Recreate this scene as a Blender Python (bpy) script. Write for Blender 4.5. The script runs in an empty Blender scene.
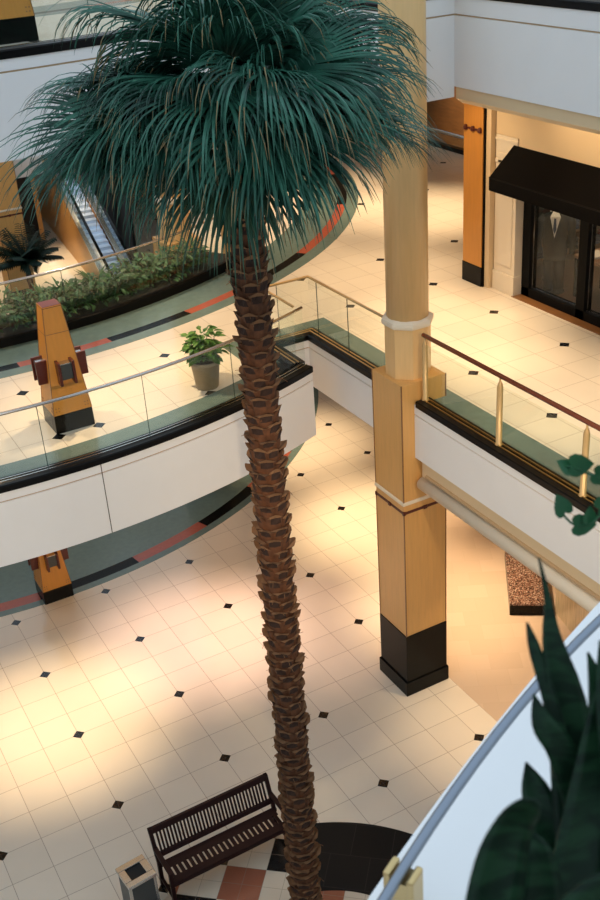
import bpy, bmesh, math, random
from mathutils import Vector, Matrix
from mathutils.geometry import tessellate_polygon
random.seed(7)
PI = math.pi
S = 1.8288
F2 = 2.95 * S
F3 = 2 * F2
COL = bpy.context.scene.collection

# ------------------------------------------------------------------ materials
def new_mat(name):
    m = bpy.data.materials.new(name); m.use_nodes = True
    nt = m.node_tree
    return m, nt, nt.nodes['Principled BSDF']

def N(nt, t, **kw):
    n = nt.nodes.new(t)
    for k, v in kw.items(): setattr(n, k, v)
    return n

def mth(nt, op, a, b=None, c=None):
    n = nt.nodes.new('ShaderNodeMath'); n.operation = op
    for i, v in enumerate((a, b, c)):
        if v is None: continue
        if isinstance(v, (int, float)): n.inputs[i].default_value = v
        else: nt.links.new(v, n.inputs[i])
    return n.outputs[0]

def mixc(nt, f, a, b):
    n = nt.nodes.new('ShaderNodeMix'); n.data_type = 'RGBA'
    for sock, v in ((n.inputs[0], f), (n.inputs[6], a), (n.inputs[7], b)):
        if isinstance(v, (int, float)): sock.default_value = v
        elif isinstance(v, tuple): sock.default_value = (*v, 1)
        else: nt.links.new(v, sock)
    return n.outputs[2]

def simple(name, col, rough=.5, metal=0., var=.0, scale=6., spec=.5, bump=0., stretch=None, trans=0.):
    m, nt, b = new_mat(name)
    b.inputs['Roughness'].default_value = rough
    b.inputs['Metallic'].default_value = metal
    b.inputs['Specular IOR Level'].default_value = spec
    tc = N(nt, 'ShaderNodeTexCoord'); mp = N(nt, 'ShaderNodeMapping')
    nt.links.new(tc.outputs['Object'], mp.inputs[0])
    if stretch: mp.inputs['Scale'].default_value = stretch
    nz = N(nt, 'ShaderNodeTexNoise'); nz.inputs['Scale'].default_value = scale; nz.inputs['Detail'].default_value = 5
    nt.links.new(mp.outputs[0], nz.inputs['Vector'])
    lo = tuple(max(0, c * (1 - var)) for c in col); hi = tuple(min(1, c * (1 + var)) for c in col)
    nt.links.new(mixc(nt, nz.outputs[0], lo, hi), b.inputs['Base Color'])
    if bump:
        bp = N(nt, 'ShaderNodeBump'); bp.inputs['Strength'].default_value = bump; bp.inputs['Distance'].default_value = .01
        nt.links.new(nz.outputs[0], bp.inputs['Height']); nt.links.new(bp.outputs[0], b.inputs['Normal'])
    return m

def tile_mat(name, ox, oy, base=(.74, .65, .53), grout=(.36, .28, .21), dark=(.008, .007, .007), rough=.14, dia=.105):
    m, nt, b = new_mat(name)
    g = N(nt, 'ShaderNodeNewGeometry'); sx = N(nt, 'ShaderNodeSeparateXYZ')
    nt.links.new(g.outputs['Position'], sx.inputs[0])
    X = mth(nt, 'SUBTRACT', sx.outputs[0], ox); Y = mth(nt, 'SUBTRACT', sx.outputs[1], oy)
    T = S / 3
    dx = mth(nt, 'ABSOLUTE', mth(nt, 'WRAP', X, T / 2, -T / 2)); dy = mth(nt, 'ABSOLUTE', mth(nt, 'WRAP', Y, T / 2, -T / 2))
    ln = mth(nt, 'LESS_THAN', mth(nt, 'MINIMUM', dx, dy), .0045)
    ex = mth(nt, 'ABSOLUTE', mth(nt, 'WRAP', X, S / 2, -S / 2)); ey = mth(nt, 'ABSOLUTE', mth(nt, 'WRAP', Y, S / 2, -S / 2))
    dm = mth(nt, 'LESS_THAN', mth(nt, 'ADD', ex, ey), dia)
    cx = mth(nt, 'FLOOR', mth(nt, 'DIVIDE', X, T)); cy = mth(nt, 'FLOOR', mth(nt, 'DIVIDE', Y, T))
    cb = N(nt, 'ShaderNodeCombineXYZ'); nt.links.new(cx, cb.inputs[0]); nt.links.new(cy, cb.inputs[1])
    wn = N(nt, 'ShaderNodeTexWhiteNoise'); wn.noise_dimensions = '3D'; nt.links.new(cb.outputs[0], wn.inputs[0])
    nz = N(nt, 'ShaderNodeTexNoise'); nz.inputs['Scale'].default_value = 2.2; nz.inputs['Detail'].default_value = 6
    nt.links.new(g.outputs['Position'], nz.inputs['Vector'])
    f = mth(nt, 'ADD', mth(nt, 'MULTIPLY', wn.outputs[0], .5), mth(nt, 'MULTIPLY', nz.outputs[0], .5))
    c = mixc(nt, f, tuple(x * .94 for x in base), tuple(min(1, x * 1.05) for x in base))
    c = mixc(nt, ln, c, grout); c = mixc(nt, dm, c, dark)
    nt.links.new(c, b.inputs['Base Color'])
    b.inputs['Roughness'].default_value = rough
    nt.links.new(mth(nt, 'ADD', mth(nt, 'MULTIPLY', ln, .4), rough), b.inputs['Roughness'])
    b.inputs['Specular IOR Level'].default_value = .45
    return m

def brick_mat(name, c1, c2, mortar, w, h, rough=.25, ms=.004, rot=0, spec=.4):
    m, nt, b = new_mat(name)
    g = N(nt, 'ShaderNodeNewGeometry'); mp = N(nt, 'ShaderNodeMapping'); mp.inputs['Rotation'].default_value = (0, 0, rot)
    nt.links.new(g.outputs['Position'], mp.inputs[0])
    t = N(nt, 'ShaderNodeTexBrick'); nt.links.new(mp.outputs[0], t.inputs['Vector'])
    t.inputs['Color1'].default_value = (*c1, 1); t.inputs['Color2'].default_value = (*c2, 1); t.inputs['Mortar'].default_value = (*mortar, 1)
    t.inputs['Scale'].default_value = 1; t.inputs['Mortar Size'].default_value = ms
    t.inputs['Brick Width'].default_value = w; t.inputs['Row Height'].default_value = h
    nt.links.new(t.outputs[0], b.inputs['Base Color']); b.inputs['Roughness'].default_value = rough; b.inputs['Specular IOR Level'].default_value = spec
    return m

def checker_mat(name, cell, rough=.22):
    # medallion: rotated squares of beige with red and black ones
    m, nt, b = new_mat(name)
    g = N(nt, 'ShaderNodeNewGeometry'); mp = N(nt, 'ShaderNodeMapping')
    mp.inputs['Rotation'].default_value = (0, 0, math.radians(40.5)); mp.inputs['Location'].default_value = (.268, .42, 0)
    nt.links.new(g.outputs['Position'], mp.inputs[0]); sx = N(nt, 'ShaderNodeSeparateXYZ'); nt.links.new(mp.outputs[0], sx.inputs[0])
    X, Y = sx.outputs[0], sx.outputs[1]
    ix = mth(nt, 'FLOOR', mth(nt, 'DIVIDE', X, cell)); iy = mth(nt, 'FLOOR', mth(nt, 'DIVIDE', Y, cell))
    odd = mth(nt, 'COMPARE', mth(nt, 'FLOORED_MODULO', mth(nt, 'ADD', ix, iy), 2), 1, .1)
    blk = mth(nt, 'COMPARE', mth(nt, 'FLOORED_MODULO', ix, 2), 1, .1)
    h = cell / 2
    d = mth(nt, 'MINIMUM', mth(nt, 'ABSOLUTE', mth(nt, 'WRAP', X, h / 2, -h / 2)), mth(nt, 'ABSOLUTE', mth(nt, 'WRAP', Y, h / 2, -h / 2)))
    ln = mth(nt, 'LESS_THAN', d, .004)
    c = mixc(nt, blk, (.30, .10, .055), (.012, .011, .011))
    c = mixc(nt, odd, (.62, .52, .40), c)
    c = mixc(nt, mth(nt, 'MULTIPLY', ln, .55), c, (.25, .2, .15))
    nt.links.new(c, b.inputs['Base Color']); b.inputs['Roughness'].default_value = rough
    return m

def glass_mat(name, tint=(.90, .95, .92), refl=.75):
    m = bpy.data.materials.new(name); m.use_nodes = True; nt = m.node_tree; nt.nodes.clear()
    o = N(nt, 'ShaderNodeOutputMaterial'); tr = N(nt, 'ShaderNodeBsdfTransparent'); tr.inputs[0].default_value = (*tint, 1)
    gl = N(nt, 'ShaderNodeBsdfGlossy'); gl.inputs['Roughness'].default_value = .03; gl.inputs[0].default_value = (.9, .95, .95, 1)
    fr = N(nt, 'ShaderNodeFresnel'); ge = N(nt, 'ShaderNodeNewGeometry'); nt.links.new(mth(nt, 'SUBTRACT', 1.45, mth(nt, 'MULTIPLY', ge.outputs['Backfacing'], 1.45 - 1 / 1.45)), fr.inputs[0])
    mx = N(nt, 'ShaderNodeMixShader')
    nt.links.new(mth(nt, 'MULTIPLY', fr.outputs[0], refl), mx.inputs[0])
    nt.links.new(tr.outputs[0], mx.inputs[1]); nt.links.new(gl.outputs[0], mx.inputs[2]); nt.links.new(mx.outputs[0], o.inputs[0])
    return m

def leaf_mat(name, c1, c2, rough=.4, scale=3., spec=.28):
    m, nt, b = new_mat(name); b.inputs['Specular IOR Level'].default_value = spec
    tc = N(nt, 'ShaderNodeTexCoord'); nz = N(nt, 'ShaderNodeTexNoise'); nz.inputs['Scale'].default_value = scale; nz.inputs['Detail'].default_value = 3
    nt.links.new(tc.outputs['Object'], nz.inputs['Vector'])
    rp = N(nt, 'ShaderNodeMapRange'); rp.inputs[1].default_value = .3; rp.inputs[2].default_value = .7; nt.links.new(nz.outputs[0], rp.inputs[0])
    nt.links.new(mixc(nt, rp.outputs[0], c1, c2), b.inputs['Base Color'])
    b.inputs['Roughness'].default_value = rough
    return m

M = {}
M['tile1'] = tile_mat('cream_floor_tile', 0, 0)
M['tile2'] = tile_mat('cream_floor_tile_middle', .675 * S, .03 * S)
M['stonefloor'] = brick_mat('tan_stone_floor', (.57, .425, .31), (.62, .47, .35), (.55, .41, .30), .55, .42, .25, .003, math.radians(29))
M['checker'] = checker_mat('medallion_tile', .58)
M['blacktile'] = brick_mat('black_tile', (.010, .010, .010), (.014, .014, .014), (.03, .027, .026), .58, .58, .3, .005, math.radians(40.5), .12)
M['greygreen'] = simple('grey_green_granite', (.13, .185, .165), .2, 0, .18, 9)
M['redstone'] = simple('red_granite', (.36, .085, .05), .22, 0, .2, 14)
M['blackstone'] = simple('black_granite', (.005, .005, .0045), .25, 0, .3, 20, spec=.14)
M['curb'] = simple('black_curb', (.005, .0045, .0045), .28, 0, .3, 12, spec=.14)
M['white'] = simple('white_painted_panel', (.84, .82, .80), .55, 0, .03, 2)
M['groove'] = simple('tan_reveal', (.50, .34, .19), .6, 0, .05, 3)
M['beige'] = simple('beige_paint', (.74, .56, .34), .6, 0, .04, 2)
M['cream'] = simple('cream_moulding', (.80, .69, .53), .45, 0, .04, 3)
M['seam'] = simple('dark_joint', (.08, .065, .05), .7)
M['maple'] = simple('maple_veneer', (.68, .37, .12), .38, 0, .13, 3, stretch=(9, 9, .7))
M['maple2'] = simple('pale_maple_veneer', (.78, .50, .22), .36, 0, .10, 3, stretch=(9, 9, .7))
M['orange'] = simple('orange_veneer', (.60, .25, .04), .36, 0, .12, 3, stretch=(9, 9, .7))
M['darkwood'] = simple('brown_wood_panel', (.24, .11, .04), .3, 0, .4, 2.5, stretch=(1, 1, 6))
M['redwood'] = simple('red_stained_wood', (.085, .014, .008), .33, 0, .3, 6, stretch=(1, 1, 8))
M['railwood'] = simple('red_brown_handrail', (.22, .05, .025), .25, 0, .2, 8)
M['bench'] = simple('dark_bench_wood', (.022, .006, .005), .5, 0, .4, 6, .2, stretch=(1, 8, 8))
M['rail'] = simple('blue_grey_steel', (.25, .28, .33), .35, 1)
M['chrome'] = simple('brushed_steel', (.62, .6, .58), .22, 1)
M['brass'] = simple('brushed_brass', (.60, .43, .20), .3, 1, .08, 20)
M['tanmetal'] = simple('champagne_metal', (.62, .40, .17), .35, .25, .08, 10)
M['stainless'] = simple('stainless_bin_rim', (.6, .58, .55), .25, 1, .06, 30)
M['black'] = simple('matt_black', (.004, .004, .004), .6, 0, .2, 12, spec=.1)
M['void'] = simple('painted_opening_shade', (.006, .005, .005), .8)  # near-black colour that paints shade inside doorways and holes
M['binside'] = simple('charcoal_bin_panel', (.045, .05, .05), .4, 0, .15, 12)
M['awning'] = simple('black_awning_canvas', (.0035, .003, .003), .8, 0, .2, 30, spec=.08)
M['glass'] = glass_mat('rail_glass', (.965, .985, .97), .7)
M['glassgreen'] = glass_mat('rail_glass_green', (.93, .97, .94), .7)
M['shopglass'] = glass_mat('shop_glass', (.86, .86, .84), .5)
M['joint'] = simple('dark_green_glass_edge', (.02, .05, .04), .3)
M['speckle'] = None
def speckle():
    m, nt, b = new_mat('speckled_red_granite')
    g = N(nt, 'ShaderNodeTexCoord'); v = N(nt, 'ShaderNodeTexVoronoi'); v.inputs['Scale'].default_value = 60
    nt.links.new(g.outputs['Object'], v.inputs['Vector'])
    sp = N(nt, 'ShaderNodeSeparateColor'); nt.links.new(v.outputs['Color'], sp.inputs[0])
    rp = N(nt, 'ShaderNodeValToRGB'); nt.links.new(sp.outputs[0], rp.inputs[0])
    e = rp.color_ramp; e.interpolation = 'CONSTANT'; e.elements[0].color = (.035, .02, .018, 1)
    e.elements[1].position = .3; e.elements[1].color = (.16, .075, .05, 1)
    k = e.elements.new(.62); k.color = (.27, .15, .105, 1); k = e.elements.new(.85); k.color = (.45, .33, .26, 1)
    nt.links.new(rp.outputs[0], b.inputs['Base Color']); b.inputs['Roughness'].default_value = .25
    return m
M['speckle'] = speckle()
M['marble'] = simple('streaked_beige_marble', (.70, .54, .34), .12, 0, .5, 4, stretch=(9, 9, .6))
M['frond'] = leaf_mat('palm_green', (.004, .028, .017), (.045, .17, .11), .36, 2.5)  # the lighter noise tone also paints in highlights on the leaves
M['frondold'] = leaf_mat('palm_green_older', (.012, .045, .025), (.05, .10, .05), .45, 2.)
M['tip'] = simple('dry_frond_tip', (.22, .15, .06), .6)
M['petiole'] = simple('palm_petiole', (.11, .10, .04), .5, 0, .3, 5)
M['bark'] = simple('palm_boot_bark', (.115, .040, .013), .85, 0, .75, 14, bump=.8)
M['pit_shade'] = simple('palm_boot_hollow_shade', (.035, .014, .007), .9, 0, .5, 14)  # darker brown paints the shade in the boot hollows
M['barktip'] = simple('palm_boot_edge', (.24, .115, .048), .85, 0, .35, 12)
M['bed'] = leaf_mat('bed_plant_green', (.018, .06, .018), (.075, .16, .05), .45, 5)
M['potleaf'] = leaf_mat('pot_plant_green', (.025, .085, .015), (.13, .26, .06), .4, 7)
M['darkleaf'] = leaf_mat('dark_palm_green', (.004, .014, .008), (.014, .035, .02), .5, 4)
M['stone_pot'] = simple('grey_brown_pot', (.21, .165, .105), .5, 0, .2, 6)
M['soil'] = simple('potting_soil', (.03, .02, .013), .95, 0, .5, 30, bump=.5)
M['pothos'] = leaf_mat('pothos_green', (.008, .06, .02), (.02, .11, .04), .35, 12)
def snake():
    m, nt, b = new_mat('snake_plant_leaf'); b.inputs['Specular IOR Level'].default_value = .15
    tc = N(nt, 'ShaderNodeTexCoord'); mp = N(nt, 'ShaderNodeMapping'); mp.inputs['Scale'].default_value = (6, 6, 22)
    nt.links.new(tc.outputs['Object'], mp.inputs[0])
    nz = N(nt, 'ShaderNodeTexNoise'); nz.inputs['Scale'].default_value = 3; nz.inputs['Detail'].default_value = 4; nz.inputs['Distortion'].default_value = .7
    nt.links.new(mp.outputs[0], nz.inputs['Vector'])
    rp = N(nt, 'ShaderNodeMapRange'); rp.inputs[1].default_value = .42; rp.inputs[2].default_value = .6; nt.links.new(nz.outputs[0], rp.inputs[0])
    nt.links.new(mixc(nt, rp.outputs[0], (.003, .013, .006), (.009, .034, .014)), b.inputs['Base Color']); b.inputs['Roughness'].default_value = .4
    return m
M['snake'] = snake()
M['steel_step'] = simple('escalator_steel', (.62, .70, .80), .4, .8, .05, 20)
M['cloth1'] = simple('charcoal_suit', (.016, .018, .02), .9, 0, .2, 3)
M['cloth2'] = simple('white_shirt', (.8, .78, .74), .8)
M['cloth3'] = simple('red_knit', (.30, .04, .04), .9)
M['cloth4'] = simple('blue_knit', (.05, .08, .14), .9)
M['cloth5'] = simple('tan_knit', (.35, .24, .13), .9)
M['shopfloor'] = simple('dark_shop_floor', (.09, .05, .025), .35, 0, .3, 3, stretch=(1, 8, 1))
M['shopwall'] = simple('shop_wall', (.10, .07, .045), .7)
M['shelfwood'] = simple('walnut_shelf', (.16, .09, .045), .5, 0, .2, 4, stretch=(1, 8, 8))

# ------------------------------------------------------------------ mesh builder
class MB:
    def __init__(s): s.v = []; s.f = []; s.mi = []
    def add(s, vs, fs, mi=0):
        o = len(s.v); s.v += [tuple(v) for v in vs]; s.f += [tuple(i + o for i in f) for f in fs]; s.mi += [mi] * len(fs)
    def box(s, x0, y0, z0, x1, y1, z1, mi=0, mat=None):
        vs = [Vector((x, y, z)) for z in (z0, z1) for y in (y0, y1) for x in (x0, x1)]
        if mat: vs = [mat @ v for v in vs]
        s.add(vs, [(0, 2, 3, 1), (4, 5, 7, 6), (0, 1, 5, 4), (2, 6, 7, 3), (0, 4, 6, 2), (1, 3, 7, 5)], mi)
    def loft(s, rings, mi=0, caps=True, closed=True):
        n = len(rings[0]); vs = [v for r in rings for v in r]; fs = []
        for k in range(len(rings) - 1):
            for i in range(n if closed else n - 1):
                j = (i + 1) % n; fs.append((k * n + i, k * n + j, (k + 1) * n + j, (k + 1) * n + i))
        if caps: fs.append(tuple(range(n))[::-1]); fs.append(tuple(range((len(rings) - 1) * n, len(rings) * n)))
        s.add(vs, fs, mi)
    def lathe(s, prof, seg=16, c=(0, 0, 0), mi=0, phase=0):
        rings = [[(c[0] + r * math.cos(2 * PI * (i + phase) / seg), c[1] + r * math.sin(2 * PI * (i + phase) / seg), c[2] + z) for i in range(seg)] for r, z in prof]
        s.loft(rings, mi)
    def tube(s, pts, rad, seg=8, mi=0):
        pts = [Vector(p) for p in pts]; rings = []
        for i, p in enumerate(pts):
            d = (pts[min(i + 1, len(pts) - 1)] - pts[max(i - 1, 0)]).normalized()
            a = d.cross(Vector((0, 0, 1)));
            if a.length < 1e-3: a = d.cross(Vector((1, 0, 0)))
            a.normalize(); b = a.cross(d)
            r = rad[i] if isinstance(rad, (list, tuple)) else rad
            rings.append([p + a * (r * math.cos(2 * PI * k / seg)) + b * (r * math.sin(2 * PI * k / seg)) for k in range(seg)])
        s.loft(rings, mi)
    def sweep(s, path, prof, mi=0, caps=True):
        # path: list of 2-D points; prof: list of (offset to the left, z), closed
        n = len(path); nr = []
        for i in range(n - 1):
            d = Vector((path[i + 1][0] - path[i][0], path[i + 1][1] - path[i][1])).normalized(); nr.append(Vector((-d.y, d.x)))
        rings = []
        for i in range(n):
            a = nr[max(i - 1, 0)]; b = nr[min(i, n - 2)]; m = (a + b)
            m = m / (1 + a.dot(b)) if (1 + a.dot(b)) > .05 else a
            rings.append([(path[i][0] + m.x * o, path[i][1] + m.y * o, z) for o, z in prof])
        s.loft(rings, mi, caps)
    def build(s, name, mats, parent=None, smooth=False, bevel=0, origin=None):
        me = bpy.data.meshes.new(name); vs = s.v
        o = bpy.data.objects.new(name, me)
        if origin is not None:
            ov = Vector(origin); vs = [tuple(Vector(v) - ov) for v in vs]; o.location = ov
        me.from_pydata(vs, [], s.f)
        for m in (mats if isinstance(mats, (list, tuple)) else [mats]): me.materials.append(m)
        for p, i in zip(me.polygons, s.mi): p.material_index = i; p.use_smooth = smooth
        bm = bmesh.new(); bm.from_mesh(me); bmesh.ops.recalc_face_normals(bm, faces=bm.faces); bm.to_mesh(me); bm.free()
        if bevel:
            b = o.modifiers.new('Bevel', 'BEVEL'); b.width = bevel; b.segments = 2; b.limit_method = 'ANGLE'
        COL.objects.link(o)
        if parent:
            o.parent = parent
        return o

def bx(*a, **k):
    m = MB(); m.box(*a, **k); return m
def rect(o0, z0, o1, z1): return [(o0, z0), (o1, z0), (o1, z1), (o0, z1)]
def circ(o, z, r, n=10): return [(o + r * math.cos(2 * PI * i / n), z + r * math.sin(2 * PI * i / n)) for i in range(n)]
def tag(o, label=None, cat=None, group=None, kind=None):
    if label: o['label'] = label
    if cat: o['category'] = cat
    if group: o['group'] = group
    if kind: o['kind'] = kind
    return o
def thing(name, label, cat, loc=(0, 0, 0), rz=0, group=None):
    o = bpy.data.objects.new(name, None); COL.objects.link(o); o.location = loc; o.rotation_euler = (0, 0, rz); o.empty_display_size = .2
    return tag(o, label, cat, group)
def struct(o, label=None, cat='structure'):
    o['kind'] = 'structure'
    if label: tag(o, label, cat)
    return o
def copy_tree(o, parent=None):
    c = o.copy(); COL.objects.link(c)
    if parent: c.parent = parent
    for ch in list(o.children): copy_tree(ch, c)
    return c

# ------------------------------------------------------------------ plan geometry
AC, AR = (.368, 6.088), 10.87           # bridge front arc
RC = (1.15, 10.2)                        # rotunda centre
def arc_y(x): return AC[1] - math.sqrt(AR ** 2 - (x - AC[0]) ** 2)
ARC = [(x, arc_y(x)) for x in [-8 + i * (12.73 / 46) for i in range(47)]]
NB = -2.68
EDGE2 = ARC + [(4.73, NB), (5.33, NB), (5.33, -15)]
XR3, YR3 = 6.4, -5.35
EDGE3 = ARC + [(4.73, NB), (5.33, NB), (5.33, YR3), (XR3, YR3), (XR3, -15)]
def cpt(r, a): return (RC[0] + r * math.cos(math.radians(a)), RC[1] + r * math.sin(math.radians(a)))
A_END = math.degrees(math.acos((5.75 - RC[0]) / 9.0)) * -1
HOLE = [cpt(8.85, a) for a in [-170 + i * (A_END + 170) / 40 for i in range(41)]] + [(5.75, 4.4), (7.3, 8), (11, 13), (11, 26), (6.6, 26), (6.6, 16.5), (-6, 16.5)]

def slab(outer, holes, z0, z1, mi_top=0, mi_side=1):
    polys = [outer] + holes
    tri = tessellate_polygon([[Vector((x, y, 0)) for x, y in p] for p in polys])
    flat = [p for q in polys for p in q]; n = len(flat); m = MB()
    vs = [(x, y, z1) for x, y in flat] + [(x, y, z0) for x, y in flat]
    m.add(vs, [t for t in tri], mi_top); 
    m2 = [tuple(i + n for i in t[::-1]) for t in tri]
    m.f += m2; m.mi += [mi_side] * len(m2)
    k = 0
    for q in polys:
        L = len(q)
        for i in range(L):
            j = (i + 1) % L; m.f.append((k + i, k + j, n + k + j, n + k + i)); m.mi.append(mi_side)
        k += L
    return m

# ------------------------------------------------------------------ floors
def ins(edge, o):   # inset path
    m = MB(); m.sweep(edge, [(o, 0), (o + .01, 0)]); return [(m.v[i][0], m.v[i][1]) for i in range(0, len(m.v), 2)]
fl = slab([(-14, -24), (24, -24), (24, 34), (-14, 34)], [], -.3, 0)
struct(fl.build('floor', [M['tile1'], M['beige']]))
out2 = ins(EDGE2, .02) + [(15, -15), (15, 28), (-8, 28)]
struct(slab(out2, [HOLE], F2 - .86, F2).build('floor', [M['tile2'], M['beige']]))
out3 = ins(EDGE3, .02) + [(15, -15), (15, 28), (-8, 28)]
struct(slab(out3, [HOLE], F3 - .86, F3).build('floor', [M['tile2'], M['beige']]))
# viewer's own side of the top floor
def ledge_y(x): return LEDGE[0] * x * x + LEDGE[1] * x + LEDGE[2]
LEDGE = (-.070989, .226755, -15.918246)
NEARC = [(x, ledge_y(x)) for x in [-2.75 + i * (2.75 + .6) / 30 for i in range(31)]]
struct(slab(ins(NEARC, -.02) + [(-.6, -23.5), (-2.75, -23.5)], [], F3 - .86, F3).build('floor', [M['tile2'], M['white']]))

# inlaid granite bands
def ring(r0, r1, a0, a1, z, mat, name='trim', c=RC):
    n = max(4, int(abs(a1 - a0) / 1.5)); m = MB(); rings = []
    for i in range(n + 1):
        a = math.radians(a0 + (a1 - a0) * i / n); ca, sa = math.cos(a), math.sin(a)
        rings.append([(c[0] + r * ca, c[1] + r * sa, zz) for r, zz in ((r0, z - .02), (r1, z - .02), (r1, z), (r0, z))])
    m.loft(rings); return struct(m.build(name, mat))
tn = [0]
def tname():
    tn[0] += 1; return 'trim_%d' % tn[0]
def rotunda(z, R, rin, s0, s1, cuts, first):
    ring(rin, s0, -175, 60, z + .004, M['greygreen'], tname()); ring(s1, R, -175, 60, z + .004, M['greygreen'], tname())
    for i in range(len(cuts) - 1):
        ring(s0, s1, cuts[i], cuts[i + 1], z + .004, M['redstone'] if (i + first) % 2 else M['blackstone'], tname())
rotunda(0, 9.94, 7.2, 9.48, 9.76, [-175, -160, -148, -136, -124, -113, -102.5, -93, -80.4, -69.6, -59, -48, -38, -20, 0, 30, 60], 1)
rotunda(F2, 11.2, 9.9, 10.70, 10.92, [-175, -160, -148, -136, -126, -118, -109, -100.4, -91.4, -82.6, -73.6, -62.9, -54, -35, -20, 0, 30, 60], 1)
rotunda(F3, 11.2, 9.9, 10.70, 10.92, [-175, -140, -120, -100, -80, -60, -20, 60], 1)
def border(edge, z, w, a, b):
    m = MB(); m.sweep(edge[a:b], rect(.1, z - .02, w, z + .005)); struct(m.build(tname(), M['greygreen']))
border(EDGE2, F2, .78, 0, len(ARC)); border(EDGE3, F3, .78, 0, len(ARC))
border([(4.73, -3.9), (4.73, NB), (5.33, NB), (5.33, -15)], F2, .72, 0, 4)
border([(4.73, -3.9), (4.73, NB), (5.33, NB), (5.33, YR3), (XR3, YR3), (XR3, -15)], F3, .72, 0, 6)
# stone floor of the shop lobby below
struct(slab([(5.95, -15), (15, -15), (15, -1.3), (8.4, -1.3), (6.1, -5.25), (5.95, -5.45)], [], -.02, .006, 0, 0).build(tname(), M['stonefloor']))
# medallion under the bench and the palm
MC, MR = (1.2, -9.9), 2.72
ring(.02, MR, 0, 360, .006, M['checker'], tname(), MC)
ring(1.5, MR + .002, 17, 71, .009, M['blacktile'], tname(), MC)


# ------------------------------------------------------------------ fascias
def fprof(zt, zb, step=.15):
    return [(.0, zb), (.14, zb), (.14, zt), (0, zt), (0, zt - step), (.022, zt - step - .004), (.022, zt - step - .022), (0, zt - step - .026)]
def fascia(path, zt, zb, name, step=.15):
    m = MB(); m.sweep(path, fprof(zt, zb, step)); struct(m.build(name, M['white']))
    g = MB(); g.sweep(path, rect(.019, zt - step - .024, .03, zt - step - .002)); struct(g.build(tname(), M['groove']))
NOTCH = [(4.73, ARC[-1][1]), (4.73, NB), (5.33, NB)]
fascia(ARC, F2 + .02, 4.27, 'wall_bridge')
fascia(NOTCH, F2 + .02, 4.27, 'wall_notch')
fascia([(5.33, NB), (5.33, -5.1)], F2 + .02, 4.55, 'wall_left')
fascia([(5.33, -5.6), (5.33, -15)], F2 + .02, 4.53, 'wall_right')
fascia(ARC, F3 + .02, F3 - 1.13, 'wall_bridge')
fascia(NOTCH, F3 + .02, F3 - 1.13, 'wall_notch')
fascia([(5.33, NB), (5.33, YR3)], F3 + .02, F3 - 1.0, 'wall_left')
fascia([(5.85, YR3), (XR3, YR3)], F3 + .1, F3 - 1.2, 'wall_return', .23)
fascia([(XR3, YR3), (XR3, -15)], F3 + .1, F3 - 1.06, 'wall_right', .23)
fascia(NEARC[::-1], F3 - .02, F3 - 1.1, 'wall_near')
# panel joints on the bridge fascia
for X, zt, zb in ((.83, F2 + .02, 4.27), (-2.6, F2 + .02, 4.27)):
    y = arc_y(X); mt = Matrix.Translation((X, y, 0)) @ Matrix.Rotation(math.atan2(X - AC[0], AC[1] - y), 4, 'Z')
    m = MB(); m.box(-.006, -.003, zb, .006, .01, zt, mat=mt); struct(m.build(tname(), M['seam']))
# bulkhead and round moulding below the right gallery
m = MB(); m.box(5.42, -15, 3.98, 5.9, -5.9, 4.53); struct(m.build('wall_bulkhead', M['beige']))
m = MB(); m.sweep([(5.42, -6.02), (5.42, -15)], [(.02, 4.28), (-.03, 4.27), (-.03, 4.23), (.02, 4.22)])
struct(m.build(tname(), M['groove']))
m = MB(); m.tube([(5.40, -5.93, 4.10), (5.40, -15, 4.10)], .105, 16); struct(m.build(tname(), M['cream'], smooth=True))
m = MB(); m.sweep([(XR3, YR3), (XR3, -15)], [(.03, F3 - 1.06), (.03, F3 - 1.22), (.14, F3 - 1.3), (.3, F3 - 1.3), (.3, F3 - 1.06)]); struct(m.build(tname(), M['beige']))

# ------------------------------------------------------------------ rail curbs, glass, handrails
def curb(path, z, name='curb', par=None):
    m = MB(); m.sweep(path, [(-.015, z + .0), (.25, z + .0), (.25, z + .085), (.235, z + .1), (.0, z + .1), (-.015, z + .085)])
    return m.build(name, M['curb'], par)
def channel(path, z, o, mat, par):
    m = MB(); m.sweep(path, rect(o - .008, z + .095, o + .008, z + .115)); return m.build('channel', mat, par)
def plen(path):
    L = [0]
    for a, b in zip(path, path[1:]): L.append(L[-1] + math.dist(a, b))
    return L
def cut(path, s0, s1):
    L = plen(path); out = []
    def at(s):
        for i in range(len(path) - 1):
            if s <= L[i + 1] + 1e-9:
                t = (s - L[i]) / (L[i + 1] - L[i]); return (path[i][0] + (path[i + 1][0] - path[i][0]) * t, path[i][1] + (path[i + 1][1] - path[i][1]) * t)
        return path[-1]
    out.append(at(s0)); out += [p for p, l in zip(path, L) if s0 + 1e-4 < l < s1 - 1e-4]; out.append(at(s1)); return out
def panels(path, z, o, breaks, par, mat, h=.93):
    for s0, s1 in zip(breaks, breaks[1:]):
        m = MB(); m.sweep(cut(path, s0 + .004, s1 - .004), rect(o - .006, z + .1, o + .006, z + .1 + h)); m.build('glass_panel', mat, par)
        if s0 > 0:
            m = MB(); m.sweep(cut(path, s0 - .004, s0 + .004), rect(o - .006, z + .1, o + .006, z + .1 + h)); m.build('glass_joint', M['joint'], par)
def rail(path, z, o, r, mat, par, h=1.09):
    m = MB(); m.sweep(path, circ(o, z + h, r)); m.build('handrail', mat, par, smooth=True)
def even(path, step, end=None):
    T = plen(path)[-1]; n = max(1, round(T / step)); return [T * i / n for i in range(n + 1)]
def arcbreaks(path, X0, step):
    T = plen(path)[-1]; b = [T]; s = T - X0
    while s > 0: b.append(s); s -= step
    b.append(0); return sorted(set(b))

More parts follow.
